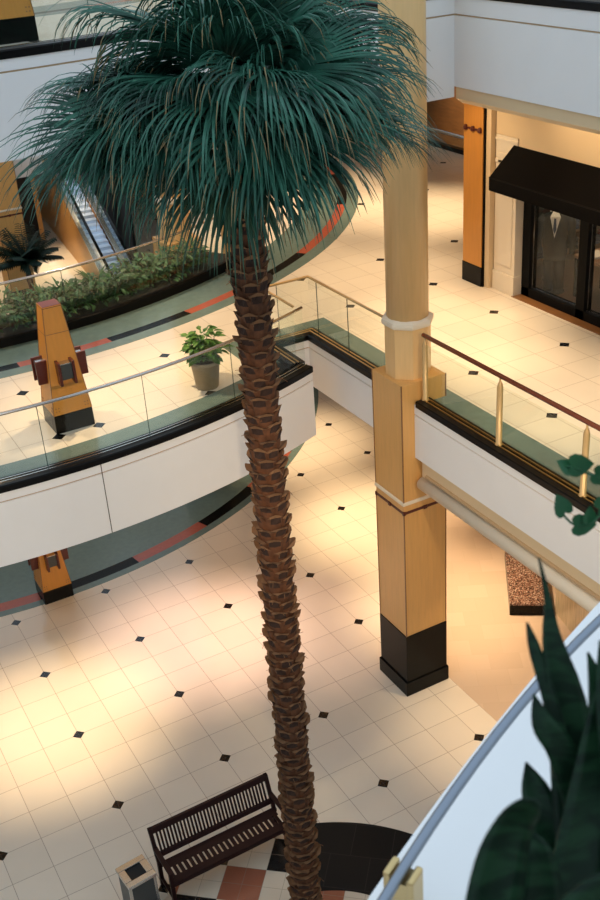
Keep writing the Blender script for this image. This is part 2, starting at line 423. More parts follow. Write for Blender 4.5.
for z, where, in ((F2, 'middle'), (F3, 'top')):
    t = thing('glass_balustrade', 'long curved glass balustrade on the front edge of the %s bridge' % where, 'balustrade', (.368, arc_y(.368), z))
    t.location = (0, 0, 0)
    curb(ARC, z, par=t); channel(ARC, z, .10, M['chrome'], t); channel(ARC, z, .17, M['chrome'], t)
    panels(ARC, z, .135, arcbreaks(ARC, 1.62, 1.55), t, M['glass']); rail(ARC, z, .135, .024, M['chrome'], t, 1.06)
    r = [(4.73, ARC[-1][1] + .262), (4.73, NB), (5.33, NB), (5.33, -5.05 if z == F2 else YR3)]
    t = thing('glass_balustrade', 'L-shaped glass balustrade around the notch beside the pillar on the %s floor' % where, 'balustrade')
    curb(r, z, par=t); channel(r, z, .10, M['tanmetal'], t); channel(r, z, .17, M['tanmetal'], t)
    T = plen(r); panels(r, z, .135, [0, T[1] - .135], t, M['glass']); panels(r, z, .135, [T[1] + .135, T[2] + .135], t, M['glass']); panels(r, z, .135, [T[2] + .14, T[2] + 1.12, T[3]], t, M['glass'])
    rail(r, z, .135, .022, M['tanmetal'], t, 1.06)
# right gallery: red-brown handrail on round posts
r = [(5.33, -5.9), (5.33, -15)]
t = thing('post_balustrade', 'glass balustrade with a red-brown handrail on champagne posts, right of the pillar', 'balustrade')
curb(r, F2, par=t); channel(r, F2, .10, M['brass'], t); channel(r, F2, .17, M['brass'], t)
b = [0.02, 1.73, 3.37, 5.0, 6.65, 8.3]
panels(r, F2, .135, b, t, M['glassgreen'], .88); rail(r, F2, .135, .034, M['railwood'], t, 1.11)
for s in b[:5]:
    m = MB(); m.lathe([(.055, .095), (.055, .11), (.042, .115), (.042, .95), (.03, 1.0), (.014, 1.03), (.014, 1.09)], 12, (5.465, -5.9 - s - .02, F2)); m.build('post', M['tanmetal'], t, smooth=True)
# right gallery of the top floor
r = [(5.85, YR3), (XR3, YR3), (XR3, -15)]
t = thing('glass_balustrade', 'black based glass balustrade on the top right white fascia above the awning', 'balustrade')
curb(r, F3 + .08, par=t); T = plen(r); panels(r, F3 + .08, .135, [.0, T[1] - .14], t, M['glass']); panels(r, F3 + .08, .135, [T[1] + .14, T[1] + 2.2, T[1] + 4.2, T[1] + 6.2, T[2]], t, M['glass']); rail(r, F3, .135, .022, M['chrome'], t)
# railing round the rotunda void, on the far side of the middle bridge
RR = [cpt(9.90, a) for a in [-150 + i * (-57.8 + 150) / 60 for i in range(61)]]
t = thing('glass_balustrade', 'curved glass balustrade with a chrome handrail in front of the planter bed', 'balustrade')
m = MB(); m.sweep(RR, [(0, F2 - .01), (.12, F2 - .01), (.12, F2 + .16), (.1, F2 + .18), (0.02, F2 + .18), (0, F2 + .16)]); m.build('curb', M['curb'], t)
panels(RR, F2 + .06, .07, even(RR, 2.2), t, M['glass']); rail(RR, F2, .07, .024, M['chrome'], t, 1.12)
# planter bed
t = thing('planter_bed', 'long curved planter trough full of green plants along the round void', 'planter')
m = MB(); RP = [cpt(9.77, a) for a in [-150 + i * (-58.5 + 150) / 60 for i in range(61)]]
m.sweep(RP, rect(0, F2 + .0, .86, F2 + .12)); m.build('soil', M['soil'], t)
m = MB(); m.sweep(RP, rect(.86, F2 - .2, .92, F2 + .2)); m.build('back_board', M['curb'], t)

# ------------------------------------------------------------------ pillars
def make_pillar(label, ht=14.5, top=M['maple2']):
    t = thing('pillar', label, 'pillar'); h = .405
    bx(-h, -h, 0, h, h, 1.23).build('plinth', M['blackstone'], t, bevel=.006)
    bx(-h - .025, -h - .025, 0, h + .025, h + .025, .28).build('skirting', M['blackstone'], t, bevel=.008)
    q = h - .012
    m = MB(); m.box(-q, -q, 1.23, q, q, 3.58); m.build('lower_shaft', M['maple'], t, bevel=.004)
    m = MB()
    for sx, sy in ((-1, -1), (1, -1), (-1, 1), (1, 1)): m.box(sx * q - .008, sy * q - .008, 1.23, sx * q + .008, sy * q + .008, 3.58); m.box(sx * q - .008, sy * q - .008, 3.8, sx * q + .008, sy * q + .008, 5.77)
    m.build('corner_bead', M['darkwood'], t)
    bx(-q - .004, -q - .004, 3.58, q + .004, q + .004, 3.63).build('red_strip', M['redwood'], t)
    bx(-q, -q, 3.63, q, q, 3.74).build('neck_band', M['maple'], t)
    bx(-q - .02, -q - .02, 3.74, q + .02, q + .02, 3.80).build('white_band', M['cream'], t, bevel=.012)
    for a in range(4):
        mt = Matrix.Rotation(a * PI / 2, 4, 'Z')
        for px in (-.06 if a % 2 else .06, ):
            m = MB(); m.box(-.035, -q - .022, 3.57, .035, -q, 3.64, mat=mt @ Matrix.Translation((0, 0, 0))); m.build('stud', M['redwood'], t, bevel=.01)
        m = MB(); m.box(-q - .018, -q - .018, 3.57, -q + .03, -q + .03, 3.64, mat=mt); m.build('stud', M['redwood'], t, bevel=.01)
    bx(-q, -q, 3.80, q, q, 5.77).build('upper_block', M['maple'], t, bevel=.004)
    r = .335
    m = MB(); m.lathe([(r * 1.03, 5.77), (r * 1.03, 6.58)], 8, phase=.5); m.build('octagonal_base', M['maple2'], t, bevel=.004)
    m = MB(); m.lathe([(r * 1.04, 6.55), (r * 1.14, 6.57), (r * 1.16, 6.61), (r * 1.14, 6.65), (r * 0.95, 6.68)], 8, phase=.5); m.build('collar', M['cream'], t)
    m = MB(); m.lathe([(.308, 6.66), (.303, ht)], 24, phase=.5); m.build('round_shaft', top, t, smooth=True)
    return t
PX, PY = 5.5, -5.455
pil = make_pillar('tall maple-clad pillar on a black plinth, right of the palm trunk')
pil.location = (PX, PY, 0)
for (x, y), lb in (((5.45, 3.1), 'maple pillar behind the palm fronds beyond the planter bed'), ((4.95, 15.7), 'maple-clad pillar in the far hall behind the small dark palm')):
    c = copy_tree(pil); c.location = (x, y, 0); c['label'] = lb
# flat pilaster beside the shop
t = thing('square_pillar', 'narrow orange veneer pillar on a black base beside the shop front', 'pillar')
bx(9.13, -2.46, F2, 9.3, -1.89, F2 + .37).build('base', M['blackstone'], t, bevel=.005)
bx(9.14, -2.45, F2 + .37, 9.3, -1.90, 9.9).build('shaft', M['orange'], t, bevel=.004)
bx(9.16, -2.475, F2, 9.3, -2.45, 9.9).build('dark_edge', M['black'], t)
bx(9.12, -2.455, 8.62, 9.3, -1.89, 8.66).build('cap_moulding', M['orange'], t)
for dy in (-2.38, -2.18, -1.97):
    m = MB(); m.lathe([(.0, -.045), (.045, -.04), (.05, 0), (.03, .045), (0, .05)], 8, (9.13, dy, 8.24)); m.build('stud', M['redwood'], t)
bx(9.115, -2.40, 8.225, 9.14, -1.95, 8.255).build('stud_bar', M['redwood'], t)

# ------------------------------------------------------------------ far balustrade and wood wall on the middle floor
t = thing('far_balustrade', 'distant glass balustrade with a pale rail before the brown wood wall', 'balustrade')
bx(14.9, -1, F2 - .02, 15.05, 14, F2 + .12).build('curb', M['curb'], t)
bx(14.96, -1, F2 + .12, 14.98, 14, F2 + .4).build('glass_panel', M['glassgreen'], t)
m = MB(); m.tube([(14.97, -1, F2 + .43), (14.97, 14, F2 + .43)], .05, 10); m.build('handrail', M['chrome'], t, smooth=True)
struct(bx(16.6, -15, 0, 16.9, 34, 15).build('wall_right', M['darkwood']))
struct(bx(-14.3, -24, 0, -14, 34, 17).build('wall_left', M['white']))
struct(bx(-14, 27.5, 0, 16.6, 27.8, 17).build('wall_far', M['beige']))
struct(bx(-14, -24.3, 0, 24, -24, 17).build('wall_back', M['white']))

# ------------------------------------------------------------------ shop front on the middle floor
m = MB(); m.box(9.3, -15, 7.5, 9.6, -3.24, 9.95); struct(m.build('wall_shop', M['beige'])); struct(bx(9.3, -3.24, 8.205, 9.6, -2.62, 9.95).build('wall_shop_upper', M['beige'])); struct(bx(9.2, -2.6, F2, 9.6, -1.89, 9.95).build('wall_shop_return', M['beige']))
struct(bx(9.602, -2.2, F2, 15, -1.9, 9.95).build('wall_shop_side', M['cream']))
struct(bx(9.61, -2.22, F2 + .01, 13.4, -2.2, 9.9).build('wall_shop_inner', M['shopwall']))
t = thing('pilaster', 'cream panelled pilaster between the orange pillar and the shop window', 'pilaster')
bx(9.3, -3.2, F2, 9.62, -2.62, 8.2).build('shaft', M['cream'], t, bevel=.004)
bx(9.27, -3.22, F2, 9.62, -2.62, F2 + .36).build('plinth', M['cream'], t, bevel=.008)
bx(9.28, -3.12, F2 + .5, 9.32, -2.70, 7.9).build('raised_panel', M['cream'], t, bevel=.012)
bx(9.285, -3.21, 8.10, 9.62, -2.61, 8.15).build('cap', M['cream'], t, bevel=.008)
bx(9.28, -3.2, 7.72, 9.3, -2.62, 7.78).build('neck_moulding', M['cream'], t, bevel=.008)
t = thing('shop_window', 'black framed shop window under the awning with clothes on show', 'shop window')
m = MB(); m.box(9.45, -15, F2, 9.62, -3.23, F2 + .17); m.box(9.45, -15, 7.2, 9.62, -3.23, 7.5)
for y, w_ in ((-3.33, .1), (-4.76, .1), (-6.4, .1), (-8.0, .1), (-9.6, .1)): m.box(9.45, y - w_, F2, 9.62, y + w_, 7.3)
m.build('frame', M['black'], t)
m = MB()
for a, b_ in ((-4.66, -3.43), (-6.30, -4.86), (-7.9, -6.5)):
    for (y0, y1, z0, z1) in ((a, a + .015, F2 + .17, 7.2), (b_ - .015, b_, F2 + .17, 7.2), (a, b_, F2 + .17, F2 + .19), (a, b_, 7.18, 7.2)): m.box(9.51, y0, z0, 9.53, y1, z1)
m.build('inner_bead', M['chrome'], t)
for a, b_ in ((-4.66, -3.43), (-6.30, -4.86), (-7.9, -6.5), (-9.5, -8.1)):
    bx(9.53, a, F2 + .17, 9.545, b_, 7.2).build('glass_pane', M['shopglass'], t)
struct(bx(9.25, -15, F2 - .01, 9.45, -3.2, F2 + .012).build(tname(), M['darkwood']))
# awning
t = thing('awning', 'black sloping fabric awning over the shop window', 'awning')
m = MB(); y0, y1 = -11, -3.1
m.loft([[(9.3, y, 8.08), (8.78, y, 7.62), (8.78, y, 7.40), (8.80, y, 7.40), (8.82, y, 7.59), (9.3, y, 8.03)] for y in (y0, y1)])
for y in (y0, y1): m.add([(9.3, y, 8.08), (8.78, y, 7.62), (8.78, y, 7.40), (9.3, y, 7.42)], [(0, 1, 2, 3)])
m.build('canvas', M['awning'], t)
m = MB(); m.tube([(8.79, y0, 7.62), (8.79, y1, 7.62)], .015, 8); m.tube([(9.28, y1 - .02, 7.42), (8.79, y1 - .02, 7.42)], .012, 8); m.build('frame_bar', M['black'], t)
# inside the shop
struct(bx(9.62, -15, F2, 14.9, -2.2, F2 + .008).build('floor', M['shopfloor']))
struct(bx(13.4, -15, F2, 13.6, -2.75, 9.9).build('wall_shop_rear', M['shopwall']))
# shelving unit against the shop's side wall with folded knitwear
t = thing('shelving_unit', 'brown wooden shelving unit along the side wall inside the shop', 'shelving')
m = MB(); m.box(9.75, -2.62, F2, 9.79, -2.23, 7.9); m.box(12.96, -2.62, F2, 13.0, -2.23, 7.9); m.box(11.36, -2.62, F2, 11.40, -2.23, 7.9); m.box(9.75, -2.25, F2, 13, -2.23, 7.9); m.build('carcass', M['shelfwood'], t)
for z in (.25, .65, 1.05, 1.45, 1.85, 2.25): bx(9.79, -2.62, F2 + z, 12.96, -2.26, F2 + z + .03).build('shelf', M['shelfwood'], t)
random.seed(77)
for k, z in enumerate((.28, .68, 1.08, 1.48, 1.88)):
    for i in range(7):
        x = 10.02 + i * .42 + (.12 if i > 2 else 0)
        m = MB(); hh = random.uniform(.14, .27)
        for q in range(3): m.box(x - .16, -2.58, F2 + z + hh * q / 3, x + .16, -2.3, F2 + z + hh * (q + .88) / 3)
        col = ('cloth3', 'cloth4', 'cloth5', 'cloth1', 'cloth1', 'cloth4')[(k * 3 + i * 7 + i // 3) % 6]
        tag(m.build('folded_knitwear', M[col], bevel=.02), 'folded garments on the shelves along the side wall of the shop', 'clothes', 'folded garments on the shop shelves')
# tailor's dummies
def dummy(x, y, rz, label):
    t = thing('tailor_dummy', label, 'mannequin', (x, y, F2), rz)
    m = MB(); m.lathe([(.2, 0), (.2, .02), (.03, .05), (.025, .8)], 14); m.build('stand', M['black'], t, smooth=True)
    def rg(z, a, b, n=18): return [(a * math.cos(2 * PI * i / n), b * math.sin(2 * PI * i / n), z) for i in range(n)]
    m = MB(); m.loft([rg(.62, .20, .14), rg(.75, .215, .15), rg(.95, .19, .135), rg(1.15, .21, .14), rg(1.32, .235, .14), rg(1.42, .21, .115), rg(1.47, .10, .08)])
    for sx in (-1, 1): m.tube([(sx * .2, 0, 1.38), (sx * .27, 0, 1.3), (sx * .30, .01, 1.0), (sx * .29, .05, .72)], [.07, .078, .062, .05], 10)
    m.build('jacket', M['cloth1'], t, smooth=True)
    m = MB(); m.add([(-.09, -.14, 1.42), (.09, -.14, 1.42), (0, -.17, 1.05), (-.05, -.10, 1.5), (.05, -.10, 1.5)], [(0, 2, 1), (3, 0, 1, 4)]); m.lathe([(.07, 1.44), (.06, 1.52)], 12, (0, -.02, 0)); m.build('shirt', M['cloth2'], t)
    m = MB(); m.add([(-.018, -.16, 1.40), (.018, -.16, 1.40), (.03, -.172, 1.2), (0, -.174, 1.12), (-.03, -.172, 1.2)], [(0, 1, 2, 3, 4)]); m.build('tie', M['cloth4'], t)
    m = MB()
    for sx in (-1, 1): m.tube([(sx * .09, 0, .66), (sx * .1, 0, .08)], [.095, .08], 10)
    m.build('trousers', M['cloth1'], t, smooth=True)
    m = MB(); m.lathe([(.045, 1.5), (.05, 1.56), (.085, 1.62), (.1, 1.7), (.085, 1.79), (.0, 1.83)], 12); m.build('head', M['cream'], t, smooth=True)
dummy(10.0, -3.46, -.85, "dark-suited shop dummy with a white shirt, right one of the pair in the window")
dummy(10.4, -2.97, -.85, "dark-suited shop dummy standing nearer the window's left edge")
t = thing('display_table', 'low dark display table with a pale top inside the shop window', 'table', (10.45, -4.35, F2))
bx(-.35, -.5, .72, .35, .5, .77).build('tabletop', M['darkwood'], t)
for sx in (-.31, .31):
    for sy in (-.46, .46): bx(sx - .03, sy - .03, 0, sx + .03, sy + .03, .72).build('leg', M['black'], t)
m = MB(); m.box(10.2, -4.3, F2 + .772, 10.5, -4.0, F2 + .82); tag(m.build('folded_shirt', M['cloth2'], bevel=.015), 'folded white shirt lying on the shop display table', 'shirt')

# ------------------------------------------------------------------ kiosks (tapered pylons)
def make_kiosk(label):
    t = thing('pylon', label, 'pylon'); h = .29
    def sq(z, a): return [(-a, -a, z), (a, -a, z), (a, a, z), (-a, a, z)]
    m = MB(); m.loft([sq(0, h + .005), sq(.30, h)]); m.build('base', M['blackstone'], t)
    m = MB(); m.loft([sq(.30, h), sq(1.96, .135)]); sh = m.build('tapered_body', M['orange'], t)
    m = MB(); m.loft([sq(1.94, .139), sq(1.965, .13)]); m.build('cap', M['redwood'], t)
    m = MB(); a = .135 + .155 * (1.96 - 1.55) / 1.66
    m.loft([sq(1.545, a + .003), sq(1.553, a + .002)]); m.build('joint_line', M['darkwood'], t)
    m = MB()
    for sx, sy in ((-1, -1), (1, -1), (-1, 1), (1, 1)):
        m.loft([[(sx * a_ + dx, sy * a_ + dy, z) for dx, dy in ((-.005, -.005), (.005, -.005), (.005, .005), (-.005, .005))] for z, a_ in ((.30, h), (1.96, .135))])
    m.build('corner_bead', M['darkwood'], t)
    for k in range(4):
        mt = Matrix.Rotation(k * PI / 2, 4, 'Z')
        zc = .98; a = .135 + .155 * (1.96 - zc) / 1.66
        m = MB(); m.box(-.085, -a - .12, zc - .12, .085, -a + .03, zc + .13, mat=mt); bxx = m.build('lamp_box', M['binside'], t, bevel=.008)
        m = MB(); m.box(-.085, -a - .115, zc + .13, .085, -a + .03, zc + .14, mat=mt); m.build('box_top', M['stainless'], bxx)
        for s in (-1, 1):
            m = MB(); m.box(s * .105 - .02, -a - .15, zc - .2, s * .105 + .02, -a + .05, zc + .17, mat=mt); m.build('side_cheek', M['redwood'], t, bevel=.006)
        for s in (-1, 1):
            for dz in (.36, .41):
                for dx in (-.02, .02):
                    aa = h - .155 * (dz - .3) / 1.66
                    m = MB(); m.box(s * .22 + dx - .008, -aa - .006, dz - .008, s * .22 + dx + .008, -aa + .01, dz + .008, mat=mt); m.build('screw', M['darkwood'], t)
    return t
ks = make_kiosk('tapered orange pylon with red-cheeked boxes on the middle bridge'); ks.location = (.905, -3.235, F2); ks.scale = (1, 1, .96)
c = copy_tree(ks); c.location = (.955, .53, 0); c['label'] = 'tapered orange pylon on the bottom floor, half hidden below the bridge'
c = copy_tree(ks); c.location = (1.02, -3.235, F3); c['label'] = 'tapered pylon on the top bridge at the upper left corner'
for (x, y) in ((.335 * S, -.98 * S + .02), (.335 * S, -1.975 * S), (.675 * S, -.98 * S + .02)):
    m = MB(); m.lathe([(.105, -.01), (.105, .004)], 4, (x, y, F2)); struct(m.build(tname(), M['blackstone']))

# ------------------------------------------------------------------ potted plant on the bridge
def leafshape(m, base, d, L, W, droop, mi=0, fold=.25, n=5, roll=0):
    d = Vector(d).normalized(); side = d.cross(Vector((0, 0, 1)))
    if side.length < .05: side = Vector((1, 0, 0))
    side.normalize(); side = Matrix.Rotation(roll, 3, d) @ side
    p = Vector(base); pr = [0, .75, 1, .8, .42, 0.03] if n == 5 else [math.sin(PI * min(1, i / n * .95 + .03)) for i in range(n + 1)]
    vs = []
    for i in range(n + 1):
        w = W * pr[i] * .5; up = side.cross(d)
        vs += [p - side * w + up * (w * fold), p, p + side * w + up * (w * fold)]
        d = (d + Vector((0, 0, -droop / n))).normalized(); p = p + d * (L / n)
    fs = []
    for i in range(n): a = i * 3; fs += [(a, a + 1, a + 4, a + 3), (a + 1, a + 2, a + 5, a + 4)]
    m.add(vs, fs, mi)
PP = (3.13, -3.35, F2)
t = thing('potted_plant', 'bushy green plant in a grey-brown pot behind the bridge glass', 'potted plant', PP)
m = MB(); m.lathe([(.165, 0), (.18, .02), (.225, .40), (.245, .41), (.25, .47), (.225, .47), (.215, .42)], 28); m.build('pot', M['stone_pot'], t, smooth=True)
m = MB(); m.lathe([(.215, .41), (.21, .43)], 24); m.build('soil', M['soil'], t)
m = MB(); random.seed(3)
for i in range(230):
    a = random.uniform(0, 2 * PI); el = random.uniform(.0, 1.35); rr = random.uniform(.10, .39)
    b = (rr * math.cos(a) * math.cos(el) * .9, rr * math.sin(a) * math.cos(el) * .9, .50 + rr * 1.25 * math.sin(el) + random.uniform(-.03, .05))
    d = (math.cos(a), math.sin(a), random.uniform(-.2, .6))
    leafshape(m, b, d, random.uniform(.11, .18), random.uniform(.075, .11), .6, roll=random.uniform(-.4, .4))
for i in range(14):
    a = random.uniform(0, 2 * PI); leafshape(m, (.05 * math.cos(a), .05 * math.sin(a), .86), (math.cos(a) * .6, math.sin(a) * .6, .8), random.uniform(.16, .24), .03, 1.0)
m.build('foliage', M['potleaf'], t)
m = MB()
for i in range(8):
    a = i * PI / 4; m.tube([(.04 * math.cos(a), .04 * math.sin(a), .42), (.12 * math.cos(a), .12 * math.sin(a), .62), (.2 * math.cos(a), .2 * math.sin(a), .78)], .006, 5)
m.build('stem', M['petiole'], t)

# ------------------------------------------------------------------ bed plants
def bedplant(seed):
    random.seed(seed); m = MB()
    for i in range(135):
        a = random.uniform(0, 2 * PI); rr = random.uniform(.02, .27); z = random.uniform(.05, .45)
        d = (math.cos(a), math.sin(a), random.uniform(-.1, 1.0)); leafshape(m, (rr * math.cos(a), rr * math.sin(a), z), d, random.uniform(.10, .2), random.uniform(.045, .07), 1.0, roll=random.uniform(-.6, .6), n=5)
    for i in range(7):
        a = random.uniform(0, 2 * PI); leafshape(m, (.1 * math.cos(a), .1 * math.sin(a), .35), (math.cos(a) * .5, math.sin(a) * .5, 1), random.uniform(.2, .34), .05, .9)
    return m
prot = []
for k in range(4):
    t = thing('bed_plant', 'leafy dark green bush in the curved planter bed', 'plant', (0, 0, -20), 0, 'bushes in the curved planter bed')
    bedplant(40 + k).build('foliage', M['bed'], t)
    m = MB()
    for i in range(5): a = i * 1.26; m.tube([(0, 0, 0), (.08 * math.cos(a), .08 * math.sin(a), .2), (.16 * math.cos(a), .16 * math.sin(a), .38)], .008, 5)
    m.build('stem', M['petiole'], t); prot.append(t)
random.seed(5); i = 0
for rr, a0 in ((9.32, -109), (9.05, -107.5)):
    a = a0
    while a < (-62 if rr > 9.3 else -65):
        o = prot[i] if i < 4 else copy_tree(prot[i % 4])
        x, y = cpt(rr, a); o.location = (x, y, F2 + .115); o.rotation_euler.z = random.uniform(0, 6.28); s = random.uniform(.85, 1.2); o.scale = (s, s, s * random.uniform(.75, 1.15)); i += 1; a += 2.5

# ------------------------------------------------------------------ wooden box by the planter's end
t = thing('wood_screen', 'low wooden panel standing at the right end of the planter bed', 'panel')
bx(6.12, 2.15, F2, 6.55, 2.3, F2 + .95).build('panel', M['maple'], t, bevel=.006)
bx(6.10, 2.13, F2 + .95, 6.57, 2.32, F2 + .99).build('cap', M['maple2'], t)

# ------------------------------------------------------------------ bench
t = thing('bench', 'dark slatted wooden bench with armrests left of the palm trunk', 'bench', (.925, -7.34, 0), math.radians(1.2))
L = .945
def post(name, x, y0, y1, z0, z1, w=.055):
    m = MB(); m.loft([[(x + a * w / 2, y + b * w / 2, z) for a, b in ((-1, -1), (1, -1), (1, 1), (-1, 1))] for y, z in ((y0, z0), (y1, z1))]); return m.build(name, M['bench'], t, bevel=.004)
for x in (-L + .03, L - .03):
    post('back_leg', x, .12, .12, 0, .42); post('back_stile', x, .12, .30, .42, .93); post('front_leg', x, -.32, -.32, 0, .63)
    m = MB(); m.box(x - .035, -.36, .63, x + .035, .2, .66); m.build('armrest', M['bench'], t, bevel=.006)
    m = MB(); m.box(x - .02, -.3, .12, x + .02, .1, .16); m.build('stretcher', M['bench'], t)
m = MB(); m.box(-L, -.35, .38, L, -.30, .43); m.box(-L, .08, .36, L, .13, .42); m.build('seat_frame', M['bench'], t, bevel=.004)
m = MB()
m.box(-L + .05, -.34, .43, L - .05, -.22, .45); m.box(-L + .05, -.05, .43, L - .05, .10, .45)
n = 22
for i in range(n):
    x = -L + .1 + (2 * L - .2) * i / (n - 1); m.box(x - .026, -.22, .43, x + .026, -.05, .45)
m.build('slatted_seat', M['bench'], t)
def by(z): return .12 + .18 * (z - .42) / .51
def brail(z0, z1, name):
    m = MB(); m.loft([[(x, by(z0) - .022, z0), (x, by(z0) + .022, z0), (x, by(z1) + .022, z1), (x, by(z1) - .022, z1)] for x in (-L, L)]); m.build(name, M['bench'], t, bevel=.004)
brail(.85, .93, 'top_rail'); brail(.50, .56, 'lower_rail')
m = MB(); n = 33
for i in range(n):
    x = -L + .11 + (2 * L - .22) * i / (n - 1)
    m.loft([[(x + a * .014, by(z) + b * .009, z) for a, b in ((-1, -1), (1, -1), (1, 1), (-1, 1))] for z in (.55, .86)])
m.build('back_slats', M['bench'], t)

# ------------------------------------------------------------------ litter bin
t = thing('litter_bin', 'square steel and charcoal litter bin beside the bench end', 'bin', (-.415, -7.57, 0), math.radians(6))
bx(-.185, -.185, .03, .185, .185, .80).build('body', M['binside'], t, bevel=.012)
bx(-.16, -.16, 0, .16, .16, .03).build('foot', M['black'], t)
m = MB()
for (a, b, c_, d) in ((-.205, -.205, .205, -.11), (-.205, .11, .205, .205), (-.205, -.11, -.11, .11), (.11, -.11, .205, .11)): m.box(a, b, .80, c_, d, .85)
m.build('rim', M['stainless'], t, bevel=.006)
m = MB(); m.box(-.112, -.112, .802, .112, .112, .81); m.build('mouth_shade', M['void'], t)  # near-black plate paints the shade inside the bin mouth
for s in (-1, 1): bx(s * .18 - .02, -.19, .05, s * .18 + .02, -.17, .8).build('corner_trim', M['stainless'], t)

# ------------------------------------------------------------------ lobby granite block and marble wall below the right gallery
A = Vector((7.91, -5.06)); B = Vector((8.525, -5.477)); e = (B - A); nrm = Vector((-e.y, e.x)).normalized()
A2 = Vector((8.995, -3.545)); B2 = B + (A2 - A)
t = thing('granite_plinth', 'low speckled red granite block with a dark front in the lobby below', 'plinth')
m = MB(); m.loft([[(p.x, p.y, z) for p in (A, B, B2, A2)] for z in (.0, .22)]); m.build('body', M['blackstone'], t)
m = MB(); m.loft([[(p.x, p.y, z) for p in (A, B, B2, A2)] for z in (.22, .26)]); m.build('top_slab', M['speckle'], t)
m = MB(); m.loft([[(x, y, z) for x, y in ((8.66, -5.45), (8.36, -6.6), (8.1, -8.2), (8.3, -8.2), (8.56, -6.6), (8.86, -5.45))] for z in (0, 3.9)]); struct(m.build('wall_lobby', M['marble']))
struct(bx(14.6, -15, 0, 14.9, -1, 4.4).build('wall_lobby_rear', M['maple2']))

# ------------------------------------------------------------------ escalator and far hall
P0 = Vector((8.69, 23.7)); P1 = Vector((7.94, 17.1)); ed = (P0 - P1); Lh = ed.length; ed.normalize(); en = Vector((ed.y, -ed.x))
def ep(s, o, z): q = P1 + ed * s + en * o; return (q.x, q.y, z)
def slope(s): return .86 + (2.84 - .86) * s / Lh
t = thing('escalator', 'steel escalator with veneered side panel behind the planter bed', 'escalator')
s0, s1 = -2.0, Lh + 6
def epanel(o0, o1, lo, hi, name, mat, sa=s0, sb=s1):
    m = MB(); rings = []
    for s in (sa, 0, Lh, sb):
        z = max(slope(s), .3); a = max(0, z + lo) if lo is not None else 0
        rings.append([ep(s, o0, a), ep(s, o1, a), ep(s, o1, z + hi), ep(s, o0, z + hi)])
    m.loft(rings); return m.build(name, mat, t)
epanel(0, .06, None, 0, 'side_panel', M['maple'])
epanel(.0, .14, 0, .04, 'inner_deck', M['chrome'])
epanel(.08, .095, .04, .75, 'glass_balustrade', M['glassgreen'])
epanel(.05, .13, .75, .82, 'handrail', M['black'])
epanel(0.9, .98, None, 0, 'side_panel', M['maple'])
epanel(0.85, 1.0, 0, .04, 'inner_deck', M['chrome'])
epanel(0.93, .945, .04, .75, 'glass_balustrade', M['glassgreen'])
epanel(0.9, .98, .75, .82, 'handrail', M['black'])
m = MB(); n = 42
for i in range(n):
    s = s0 + (s1 - s0) * i / n; s2 = s0 + (s1 - s0) * (i + 1) / n; z = max(slope(s), .3) - .1
    vs = [ep(s, .16, z - .2), ep(s2, .16, z - .2), ep(s2, 0.84, z - .2), ep(s, 0.84, z - .2), ep(s, .16, z), ep(s2, .16, z), ep(s2, 0.84, z), ep(s, 0.84, z)]
    m.add(vs, [(0, 1, 2, 3), (4, 5, 6, 7), (0, 1, 5, 4), (1, 2, 6, 5), (2, 3, 7, 6), (3, 0, 4, 7)])
m.build('steps', M['steel_step'], t)
m = MB(); m.loft([[ep(s, o, z) for o in (1.6, 1.7)] + [ep(s, o, z) for o in ()] for s, z in ()] or [[ep(1, 1.6, z), ep(1, 1.7, z), ep(13, 1.7, z), ep(13, 1.6, z)] for z in (0, 4.3)]); struct(m.build('wall_escalator_shade', M['void']))  # added near-black sheet stands in for the darkness beyond the escalator
# far hall: fascia of the far gallery and dark doorway
fascia([(-6, 16.38), (6.5, 16.38)], F2 + .05, 4.4, 'wall_far_gallery')
struct(bx(-8, 24.0, 0, 8.2, 24.3, 4.5).build('wall_hall', M['maple']))
d = struct(bx(5.0, 23.93, 0, 8.0, 23.99, 4.2).build('door_1', M['void']))  # near-black panel paints the unlit depth of the doorway
# small dark palm in the far hall
t = thing('dwarf_palm', 'small dark feathery palm in the far hall at the left edge', 'potted palm', (4.85, 13.9, 0))
m = MB(); m.lathe([(.25, 0), (.34, .5), (.36, .55), (.32, .55), (.3, .48)], 20); m.build('pot', M['stone_pot'], t, smooth=True)
m = MB(); m.tube([(0, 0, .4), (.03, 0, 1.2), (0, .02, 2.0), (0, 0, 2.65)], [.13, .11, .1, .09], 10); m.build('trunk', M['bark'], t)
random.seed(11)
for k in range(26):
    a = k * 2.4; el = .1 + 1.2 * ((k * 7) % 26) / 26; m = MB(); p = Vector((0, 0, 2.6)); d = Vector((math.cos(a) * math.cos(el), math.sin(a) * math.cos(el), math.sin(el))); pts = []
    for i in range(9): pts.append(p.copy()); p = p + d * .13; d = (d + Vector((0, 0, -.06))).normalized()
    m.tube(pts, [.012] * 5 + [.008] * 4, 5)
    for i in range(1, 9):
        dd = (pts[i] - pts[i - 1]).normalized(); sd = dd.cross(Vector((0, 0, 1))).normalized()
        for s in (-1, 1):
            for h in (0, .5): leafshape(m, pts[i] - dd * .13 * h, sd * s + dd * .5, .38 * (1 - abs(i - 4) / 9), .085, .7, n=3)
    m.build('frond', M['darkleaf'], t)

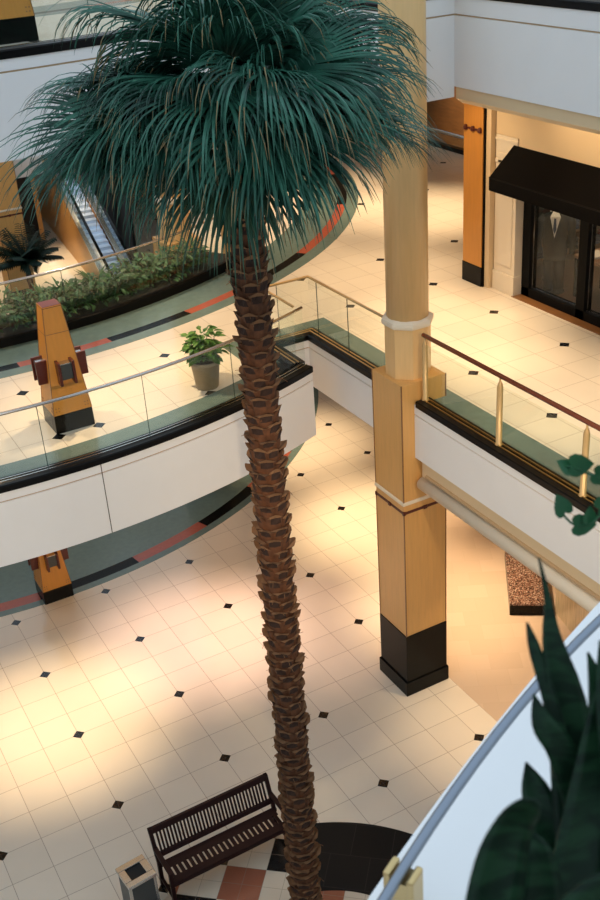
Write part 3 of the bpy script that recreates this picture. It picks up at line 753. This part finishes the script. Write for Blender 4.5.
# ------------------------------------------------------------------ big fan palm
PB = Vector((1.42, -8.915, 0)); TOPZ = 10.82
palm = thing('fan_palm', 'tall fan palm with a rough brown trunk rising through the atrium', 'palm tree', PB)
LEAN = Vector((-.02, -.025, 0))
def axis(z): f = z / TOPZ; return Vector((LEAN.x * f, LEAN.y * f, z))
def trad(z):
    f = z / TOPZ; return .172 - .03 * f
m = MB(); rings = []
for i in range(41):
    z = TOPZ * i / 40; c = axis(z); r = trad(z) * .9
    rings.append([c + Vector((r * math.cos(2 * PI * k / 16), r * math.sin(2 * PI * k / 16), 0)) for k in range(16)])
m.loft(rings)
random.seed(21); z = -.1; row = 0; NBOOT = 6
while z < TOPZ - .15:
    for k in range(NBOOT):
        a = 2 * PI * (k + .5 * (row % 2)) / NBOOT + random.uniform(-.12, .12) + row * .07
        zz = z + random.uniform(-.03, .03); c = axis(max(zz, 0)); r = trad(max(zz, 0))
        er = Vector((math.cos(a), math.sin(a), 0)); et = Vector((-er.y, er.x, 0))
        W = r * 1.4 * random.uniform(.85, 1.15); H = random.uniform(.15, .21); fl = random.uniform(.02, .075)
        def P(u, v, o): # u across, v up, o outward
            ang = u / r; e2 = er * math.cos(ang) + et * math.sin(ang); return c + e2 * (r * .9 + o) + Vector((0, 0, v))
        hw = W * .5
        g = [[P(-hw, -.02, .0), P(-hw * .5, -.05, .012), P(0, -.06, .018), P(hw * .5, -.05, .012), P(hw, -.02, .0)],
             [P(-hw * 1.0, H * .4, .012), P(-hw * .5, H * .38, .03), P(0, H * .36, .03), P(hw * .5, H * .38, .03), P(hw * 1.0, H * .4, .012)],
             [P(-hw * .8, H * .72, .016 + fl * .5), P(-hw * .42, H * .78, .03 + fl * .6), P(0, H * .74, .012 + fl * .3), P(hw * .42, H * .78, .03 + fl * .6), P(hw * .8, H * .72, .016 + fl * .5)],
             [P(-hw * .5, H * .84, .02 + fl), P(-hw * .28, H * .96, .026 + fl), P(0, H * 1.04, .028 + fl), P(hw * .28, H * .96, .026 + fl), P(hw * .5, H * .84, .02 + fl)]]
        vs = [p for rr in g for p in rr]; fs = []
        for i in range(3):
            for j in range(4): fs.append((i * 5 + j, i * 5 + j + 1, (i + 1) * 5 + j + 1, (i + 1) * 5 + j))
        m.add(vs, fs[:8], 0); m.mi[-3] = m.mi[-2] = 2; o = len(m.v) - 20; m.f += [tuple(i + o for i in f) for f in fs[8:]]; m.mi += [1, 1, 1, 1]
        # back face of the tip so that it has thickness
        m.add([g[3][0], g[3][2], g[3][4], g[2][4] - er * .03, g[2][0] - er * .03], [(0, 1, 2, 3, 4)], 1)
        if random.random() < .35:
            q = P(random.uniform(-.5, .5) * hw, H * .9, .02 + fl); m.tube([q, q + er * .03 + Vector((random.uniform(-.02, .02), random.uniform(-.02, .02), random.uniform(-.06, .02)))], .003, 3, 1)
    z += .135; row += 1
m.build('trunk', [M['bark'], M['barktip'], M['pit_shade']], palm, smooth=False)

CROWN = axis(TOPZ)
def frond(az, el, pl, fl, droop, seed, mat='frond', fdroop=1.0, spread=1.6, base_dz=0.):
    """az azimuth, el elevation of the petiole, pl its length, fl blade length"""
    rnd = random.Random(seed)
    d = Vector((math.cos(az) * math.cos(el), math.sin(az) * math.cos(el), math.sin(el)))
    p = CROWN + Vector((math.cos(az) * .08, math.sin(az) * .08, base_dz)); pts = []
    for i in range(9):
        pts.append(p.copy()); p = p + d * (pl / 8); d = (d + Vector((0, 0, -droop / 8))).normalized()
    hub = pts[-1]
    mp = MB(); mp.tube(pts, [.032 - .0022 * i for i in range(9)], 6)
    mb = MB(); side = d.cross(Vector((0, 0, 1)))
    if side.length < .05: side = Vector((-math.sin(az), math.cos(az), 0))
    side.normalize(); side = Matrix.Rotation(rnd.uniform(-.45, .45), 3, d) @ side; up = side.cross(d).normalized()
    nl = 60
    for k in range(nl):
        t = -1 + 2 * k / (nl - 1); th = t * spread + rnd.uniform(-.02, .02)
        ld = (d * math.cos(th) + side * math.sin(th) + up * (.10 + .16 * abs(math.sin(th)))).normalized()
        L = fl * (1 - .30 * abs(t) ** 2) * rnd.uniform(.9, 1.08); n = 9
        q = hub.copy(); W0 = .046; vs = []
        dr = fdroop * rnd.uniform(.75, 1.3)
        for i in range(n + 1):
            s = i / n
            w = (.010 + 2 * s * .045) if s < .3 else (.037 * (1 - ((s - .3) / .7) ** 1.3) + .002)
            nrm_side = ld.cross(up); 
            if nrm_side.length < .05: nrm_side = side
            nrm_side.normalize(); nu = nrm_side.cross(ld)
            fo = .55 if s > .05 else .2
            vs += [q - nrm_side * (w * .5) - nu * (w * .5 * fo), q.copy(), q + nrm_side * (w * .5) - nu * (w * .5 * fo)]
            q = q + ld * (L / n)
            g = dr * (.045 + 1.35 * max(0, s - .38))
            ld = (ld + Vector((rnd.uniform(-.03, .03), rnd.uniform(-.03, .03), -g))).normalized()
        fs = []; mis = []
        for i in range(n):
            a = i * 3; fs += [(a, a + 1, a + 4, a + 3), (a + 1, a + 2, a + 5, a + 4)]
        o = len(mb.v); dry = rnd.random() < .22
        mb.v += [tuple(v) for v in vs]; mb.f += [tuple(i + o for i in f) for f in fs]
        mb.mi += [1 if (dry and i >= 2 * n - 3) else 0 for i in range(2 * n)]
    f = mb.build('frond', [M[mat], M['tip']], palm)
    mp.build('petiole', M['petiole'], f)
random.seed(31)
# (azimuth in degrees with the camera's right at -29, towards the camera at -117), elevation, petiole, blade, droop
specs = []
NF = 34
for k in range(NF):
    f = k / (NF - 1); e0 = 1.28 - 1.42 * f ** .8
    specs.append((k * 137.5 + 20, e0, .5 - .1 * f + .25 * random.random(), 1.15 + .24 * math.sin(PI * min(1, f * 1.3)), .45 + .5 * (1 - f), (.9 + .75 * (1 - f) ** 1.5) * random.uniform(.6, 1.25)))
for q_, a in enumerate((-117, -150, -85, -55, 170, -20)): specs.append((a, .95 - .12 * (q_ % 3), .34, 1.1, .5, 1.35)); specs.append((a + 15, .45, .38, 1.15, .5, 1.2))
for a, e0, pl_, fl_, fd_ in ((-42, -.15, .72, 1.15, .62), (-25, .22, .72, 1.15, .75), (150, -.22, .85, 1.3, .6), (163, .2, .95, 1.25, .65), (-110, -.45, .5, 1.1, .6), (140, .45, .8, 1.2, .8), (-75, -.2, .7, 1.1, .7), (178, -.1, .8, 1.1, .7), (122, .05, .85, 1.2, .7)): specs.append((a, e0, pl_, fl_, .35, fd_))
for i, (a, e_, pl, fl_, dr, fd) in enumerate(specs):
    frond(math.radians(a + random.uniform(-14, 14)), e_ + random.uniform(-.26, .26), pl * random.uniform(.9, 1.12), fl_ * random.uniform(.92, 1.08), dr, 100 + i, 'frondold' if e_ < -.1 and i % 3 == 0 else 'frond', fd, base_dz=-.08 * (1 - e_))
# hanging fibres under the crown
m = MB()
for i in range(60):
    a = random.uniform(0, 2 * PI); r = random.uniform(.13, .2); z = TOPZ - random.uniform(.0, .35); q = axis(z) + Vector((r * math.cos(a), r * math.sin(a), 0)); pts = [q]
    for k in range(4): q = q + Vector((random.uniform(-.03, .03) + .02 * math.cos(a), random.uniform(-.03, .03) + .02 * math.sin(a), -random.uniform(.04, .12))); pts.append(q)
    m.tube(pts, .004, 4)
tag(m.build('fibre', M['tip'], palm), kind='stuff')

# ------------------------------------------------------------------ near ledge, rail and plants on the viewer's side
m = MB(); m.sweep(NEARC, [(0, F3 - .02), (-.0, F3 + .06), (-.36, F3 + .06), (-.36, F3 - .02)]); struct(m.build('trim_%d' % (tn[0] + 1), M['white'])); tn[0] += 1
NR = [(x, -.155056 * x * x - .090027 * x - 16.31209) for x in [-2.7 + i * (2.7 + .7) / 40 for i in range(41)]]
t = thing('chrome_rail', 'slim chrome rail on a brass bracket along the white ledge in the foreground', 'rail')
m = MB(); m.tube([(x, y, 11.0) for x, y in NR], .0105, 12); m.build('tube', M['rail'], t, smooth=True)
def bracket(s):
    c_ = cut(NR, s, s + .05); c0, c1 = c_[0], c_[-1]; d = Vector((c1[0] - c0[0], c1[1] - c0[1], 0)).normalized(); n_ = Vector((-d.y, d.x, 0))
    mt = Matrix.Translation((c0[0], c0[1], 0)) @ Matrix(((d.x, n_.x, 0, 0), (d.y, n_.y, 0, 0), (0, 0, 1, 0), (0, 0, 0, 1)))
    for y in (-.03, .016):
        m = MB(); m.box(-.022, y, F3 + .055, .022, y + .014, 10.999, mat=mt); m.build('bracket_plate', M['brass'], t, bevel=.004)
    m = MB(); m.box(-.02, -.02, 10.94, .02, .02, 10.985, mat=mt); m.build('bracket_block', M['brass'], t)
L0 = plen(NR)[-1]
BRS = [.70]
for s in BRS: bracket(s)

# snake plant and pothos standing behind the ledge
def at_px(u, v, dist):
    R = Matrix(((0.8712133, -0.4868188, -0.0632039), (-0.2795868, -0.3862276, -0.8790105), (0.4035078, 0.7834766, -0.4725948)))
    c = Vector((-2.85289, -17.96668, 12.58543)); d = R.transposed() @ Vector(((u - 300) / 1099.62, (v - 450) / 1099.62, 1)).normalized(); return c + d * dist
def ribbon(m, pts, widths, facing, fold=.18):
    """leaf through world points, widths in metres; facing = rough normal"""
    n = len(pts); vs = []
    for i, p in enumerate(pts):
        d = (pts[min(i + 1, n - 1)] - pts[max(i - 1, 0)]).normalized(); s = d.cross(facing).normalized(); w = widths[i] * .5; nn = s.cross(d).normalized()
        for q, f in ((-1, 1), (-.5, .35), (0, 0), (.5, .35), (1, 1)): vs.append(p + s * (w * q) + nn * (w * fold * f))
        for q, f in ((1, 1), (.5, .35), (0, 0), (-.5, .35), (-1, 1)): vs.append(p + s * (w * q) + nn * (w * fold * f - .0025))
    m.loft([vs[i * 10:(i + 1) * 10] for i in range(n)])
def smoothpts(ctrl, n=14):
    P_ = [ctrl[0]] + list(ctrl) + [ctrl[-1]]; out = []
    seg = len(ctrl) - 1
    for i in range(n + 1):
        t = i / n * seg; k = min(int(t), seg - 1); u = t - k; a, b, c, d = P_[k:k + 4]
        out.append(tuple(.5 * ((2 * b[j]) + (-a[j] + c[j]) * u + (2 * a[j] - 5 * b[j] + 4 * c[j] - d[j]) * u * u + (-a[j] + 3 * b[j] - 3 * c[j] + d[j]) * u ** 3) for j in range(len(b))))
    return out
VIEW = Vector((.4035, .7835, -.4726))
t = thing('snake_plant', 'dark green snake plant with upright pointed leaves in the foreground corner', 'plant', (*at_px(585, 1000, 1.5).xy, F3))
def sleaf(ctrl, mat='snake', name='leaf'):
    # ctrl: (u, v, distance, width in metres)
    sp = smoothpts(ctrl, 18); pts = [at_px(a, b, d) for a, b, d, w in sp]; ws = [max(.002, s[3] * .8) for s in sp]
    foot = t.location + Vector((0, 0, .24)); foot = foot + Vector(((pts[0].x - foot.x) * .3, (pts[0].y - foot.y) * .3, 0)); pts = [foot, foot.lerp(pts[0], .5)] + pts; ws = [ws[0] * .6, ws[0] * .85] + ws
    m = MB(); ribbon(m, pts, ws, VIEW * -1)
    o = m.build(name, M[mat], None, smooth=True); o.location = -t.location; o.parent = t
sleaf([(600, 1010, 1.55, .06), (588, 900, 1.5, .085), (577, 790, 1.48, .082), (566, 700, 1.46, .06), (552, 640, 1.45, .032), (548, 600, 1.45, .012), (539, 558, 1.45, .003)])
sleaf([(582, 1000, 1.5, .05), (574, 860, 1.47, .05), (562, 760, 1.46, .034), (550, 700, 1.45, .024), (535, 650, 1.45, .02), (527, 622, 1.45, .003)])
sleaf([(612, 980, 1.45, .05), (610, 850, 1.43, .06), (606, 760, 1.42, .055), (598, 690, 1.41, .03), (588, 652, 1.41, .003)])
sleaf([(520, 1000, 1.5, .06), (553, 880, 1.5, .075), (548, 830, 1.49, .06), (535, 790, 1.49, .045), (526, 762, 1.49, .003)])
sleaf([(590, 960, 1.5, .05), (582, 820, 1.44, .05), (562, 752, 1.41, .045), (543, 724, 1.40, .035), (534, 694, 1.40, .003)])
sleaf([(640, 900, 1.4, .05), (625, 760, 1.38, .07), (612, 690, 1.38, .05), (600, 640, 1.38, .003)])
sleaf([(560, 1010, 1.42, .07), (572, 900, 1.4, .08), (590, 800, 1.4, .07), (600, 720, 1.4, .04), (604, 670, 1.4, .003)])
m = MB(); m.lathe([(.13, 0), (.16, .02), (.18, .26), (.165, .26), (.15, .22)], 24); m.build('pot', M['stone_pot'], t, smooth=True)
t = thing('broad_leaf_plant', 'broad bending dark green leaves at the bottom edge of the foreground', 'plant', (*at_px(505, 1010, 1.25).xy, F3))
sleaf([(478, 1010, 1.25, .07), (489, 930, 1.24, .075), (500, 865, 1.23, .068), (514, 825, 1.22, .05), (528, 808, 1.2, .036), (538, 803, 1.19, .01)])
sleaf([(520, 1010, 1.35, .07), (535, 940, 1.33, .08), (541, 890, 1.32, .06), (538, 850, 1.31, .035), (527, 832, 1.31, .006)])
sleaf([(520, 1010, 1.2, .09), (560, 960, 1.19, .1), (610, 900, 1.18, .08), (640, 880, 1.18, .01)])
m = MB(); m.lathe([(.09, 0), (.11, .02), (.12, .2), (.11, .2), (.1, .17)], 20); m.build('pot', M['stone_pot'], t, smooth=True)
# pothos vine hanging at the right
t = thing('pothos_vine', 'hanging pothos vine with heart-shaped leaves at the right edge', 'plant', (*at_px(720, 760, 1.75).xy, F3))
def heart(u, v, d, size, ang, tilt=.3):
    c = at_px(u, v, d); f = VIEW * -1; right = Vector((.871, -.487, -.063)); upv = Vector((.28, .386, .879))
    a = right * math.cos(ang) + upv * math.sin(ang); b = f.cross(a).normalized(); m = MB()
    outl = [(-.35, .0), (-.5, .22), (-.42, .42), (-.2, .5), (.1, .42), (.38, .22), (.62, 0), (.38, -.22), (.1, -.42), (-.2, -.5), (-.42, -.42), (-.5, -.22)]
    top = [c + a * (x * size) + b * (y * size) + f * (size * (.16 * abs(y) - .12 * x * x + tilt * y)) for x, y in outl]; mid = c + f * (-.03 * size)
    n = len(top); m.add(top + [mid] + [p - f * .002 for p in top], [(i, (i + 1) % n, n) for i in range(n)] + [(n + 1 + i, n + 1 + (i + 1) % n, n) for i in range(n)])
    o = m.build('leaf', M['pothos'], None, smooth=True); o.location = -t.location; o.parent = t
D = 2.0
heart(562, 506, D, .038, 2.0, .5); heart(583, 525, D, .04, .0, .2); heart(590, 516, D, .03, 1.5, .5); heart(580, 465, D, .042, 0.1, .2); heart(566, 466, D, .03, 2.6, .4); heart(602, 476, D, .036, -.3, .3); heart(606, 505, D, .04, .5)
m = MB()
for pth in ([(563, 514), (570, 522), (580, 526), (592, 522), (605, 512), (640, 500)], [(566, 466), (580, 470), (600, 478), (640, 488)]):
    m.tube([at_px(a, b, D) for a, b, *_ in smoothpts([(a, b) for a, b in pth], 10)], .0022, 6)
m.tube([at_px(640, 500, D), at_px(700, 620, 1.9), at_px(720, 760, 1.75)], .0022, 6)
m.tube([at_px(640, 488, D), at_px(700, 600, 1.9), at_px(720, 760, 1.75), t.location + Vector((0, 0, .24))], .0022, 6)
q = MB(); q.lathe([(.09, 0), (.11, .02), (.13, .25), (.12, .25), (.1, .2)], 20); q.build('pot', M['stone_pot'], t, smooth=True)
o = m.build('vine', M['pothos'], None); o.location = -t.location; o.parent = t

# ------------------------------------------------------------------ lights
def spot(loc, tgt, e, col=(1, .70, .40), size=66, blend=.95, r=.08):
    l = bpy.data.lights.new('spot_lamp_or_fill', 'SPOT'); l.energy = e; l.color = col; l.spot_size = math.radians(size); l.spot_blend = blend; l.shadow_soft_size = r
    o = bpy.data.objects.new('spot_lamp_or_fill', l); COL.objects.link(o); o.location = loc
    o.rotation_euler = (Vector(tgt) - Vector(loc)).to_track_quat('-Z', 'Y').to_euler()
WARM = (1, .74, .45)
zc = F2 - 1.25
# downlights below the middle bridge shine on the bottom floor
for x, y, e in ((-3.8, -2.6, 200), (-.3, -3.2, 720), (2.7, -2.4, 560), (6.25, -7.2, 380), (4.6, -3.2, 260), (7.6, -.8, 900), (7.4, -4.2, 900), (7.9, 3.2, 700), (11, -1, 600), (8.6, -8, 700), (-4, 1, 300)):
    spot((x, y, zc), (x, y, 0), e, (1, .68, .55) if 2 < x < 5 else WARM)
# downlights below the top bridge shine on the middle floor
zc = F3 - 1.0
for x, y, e in ((-2.5, -2.4, 450), (2.0, -2.9, 600), (.2, -2.6, 300), (7.3, -3.8, 900), (7.2, -7, 600), (8.0, -.5, 600), (11.2, 2.1, 1000), (10.2, 5, 700), (4.3, -1.3, 500), (7.6, 3.4, 600)):
    spot((x, y, zc), (x, y, F2), e, WARM)
# added fill spots on the viewer's side, brightening fascias and moulding
spot((-1.5, -15.4, 9.7), (.8, -4.8, 4.9), 1100, WARM, 42); spot((3.5, -15.3, 9.7), (4.6, -5, 4.6), 700, WARM, 42); spot((-.5, -13.6, 9.6), (5.4, -8.3, 4.3), 700, WARM, 44)
# far hall and shop
for x, y, z, e in ((8.2, 21, 4.2, 500), (6.3, 20, 4.2, 500), (3.5, 17.2, 4.2, 600)):
    spot((x, y, z), (x, y, 0), e, WARM)
spot((14.2, 6.5, 9.3), (16.6, 7, 6.5), 900, WARM)  # added fill, brightens the brown wood wall
for q in (ep(1.5, .67, 4.6), ep(4.5, .67, 5.4)): spot(q, (q[0], q[1], 0), 380, (.75, .88, 1), 60)  # cool fills added above the escalator to brighten its steps
for a in (-105, -92, -78, -66): x, y = cpt(9.4, a); spot((x, y, F3 - 1.0), (x, y, F2), 260, (1, .85, .65), 60)  # fills added over the planter bed to brighten the bushes
spot((10.1, -4.0, 9.0), (10.3, -3.2, F2 + .8), 170, WARM, 80); spot((7.4, -5.2, 9.6), (9.3, -5.2, 8.4), 130, WARM, 100); spot((7.6, -2.6, 9.6), (9.2, -2.6, 7.2), 110, WARM, 80)  # shop spot and storefront washes, added to brighten window, frieze and pilaster
w = bpy.data.worlds.new('World'); bpy.context.scene.world = w; w.use_nodes = True
bg = w.node_tree.nodes['Background']; bg.inputs[0].default_value = (.68, .84, 1.0, 1); bg.inputs[1].default_value = .80

# ------------------------------------------------------------------ camera
cam = bpy.data.cameras.new('camera'); co = bpy.data.objects.new('camera', cam); COL.objects.link(co)
Rr = ((0.8712133430408906, -0.48681884101669193, -0.06320385224557434), (-0.27958678432839046, -0.386227631045549, -0.8790104931375124), (0.4035077953849536, 0.7834766321008608, -0.47259477992828725))
rx, dy, fz = (Vector(v) for v in Rr)
mt = Matrix.Identity(4)
for i in range(3): mt[i][0] = rx[i]; mt[i][1] = -dy[i]; mt[i][2] = -fz[i]; mt[i][3] = (-2.85288691, -17.96667526, 12.58543468)[i]
co.matrix_world = mt
cam.sensor_fit = 'VERTICAL'; cam.sensor_height = 36; cam.lens = 1099.62 / 900 * 36; cam.clip_start = .05; cam.clip_end = 200
cam.dof.use_dof = True; cam.dof.focus_distance = 13; cam.dof.aperture_fstop = 8
sc = bpy.context.scene; sc.camera = co
vs_ = sc.view_settings; vs_.view_transform = 'Standard'; vs_.look = 'None'; vs_.exposure = .58; vs_.gamma = 1; vs_.use_curve_mapping = False
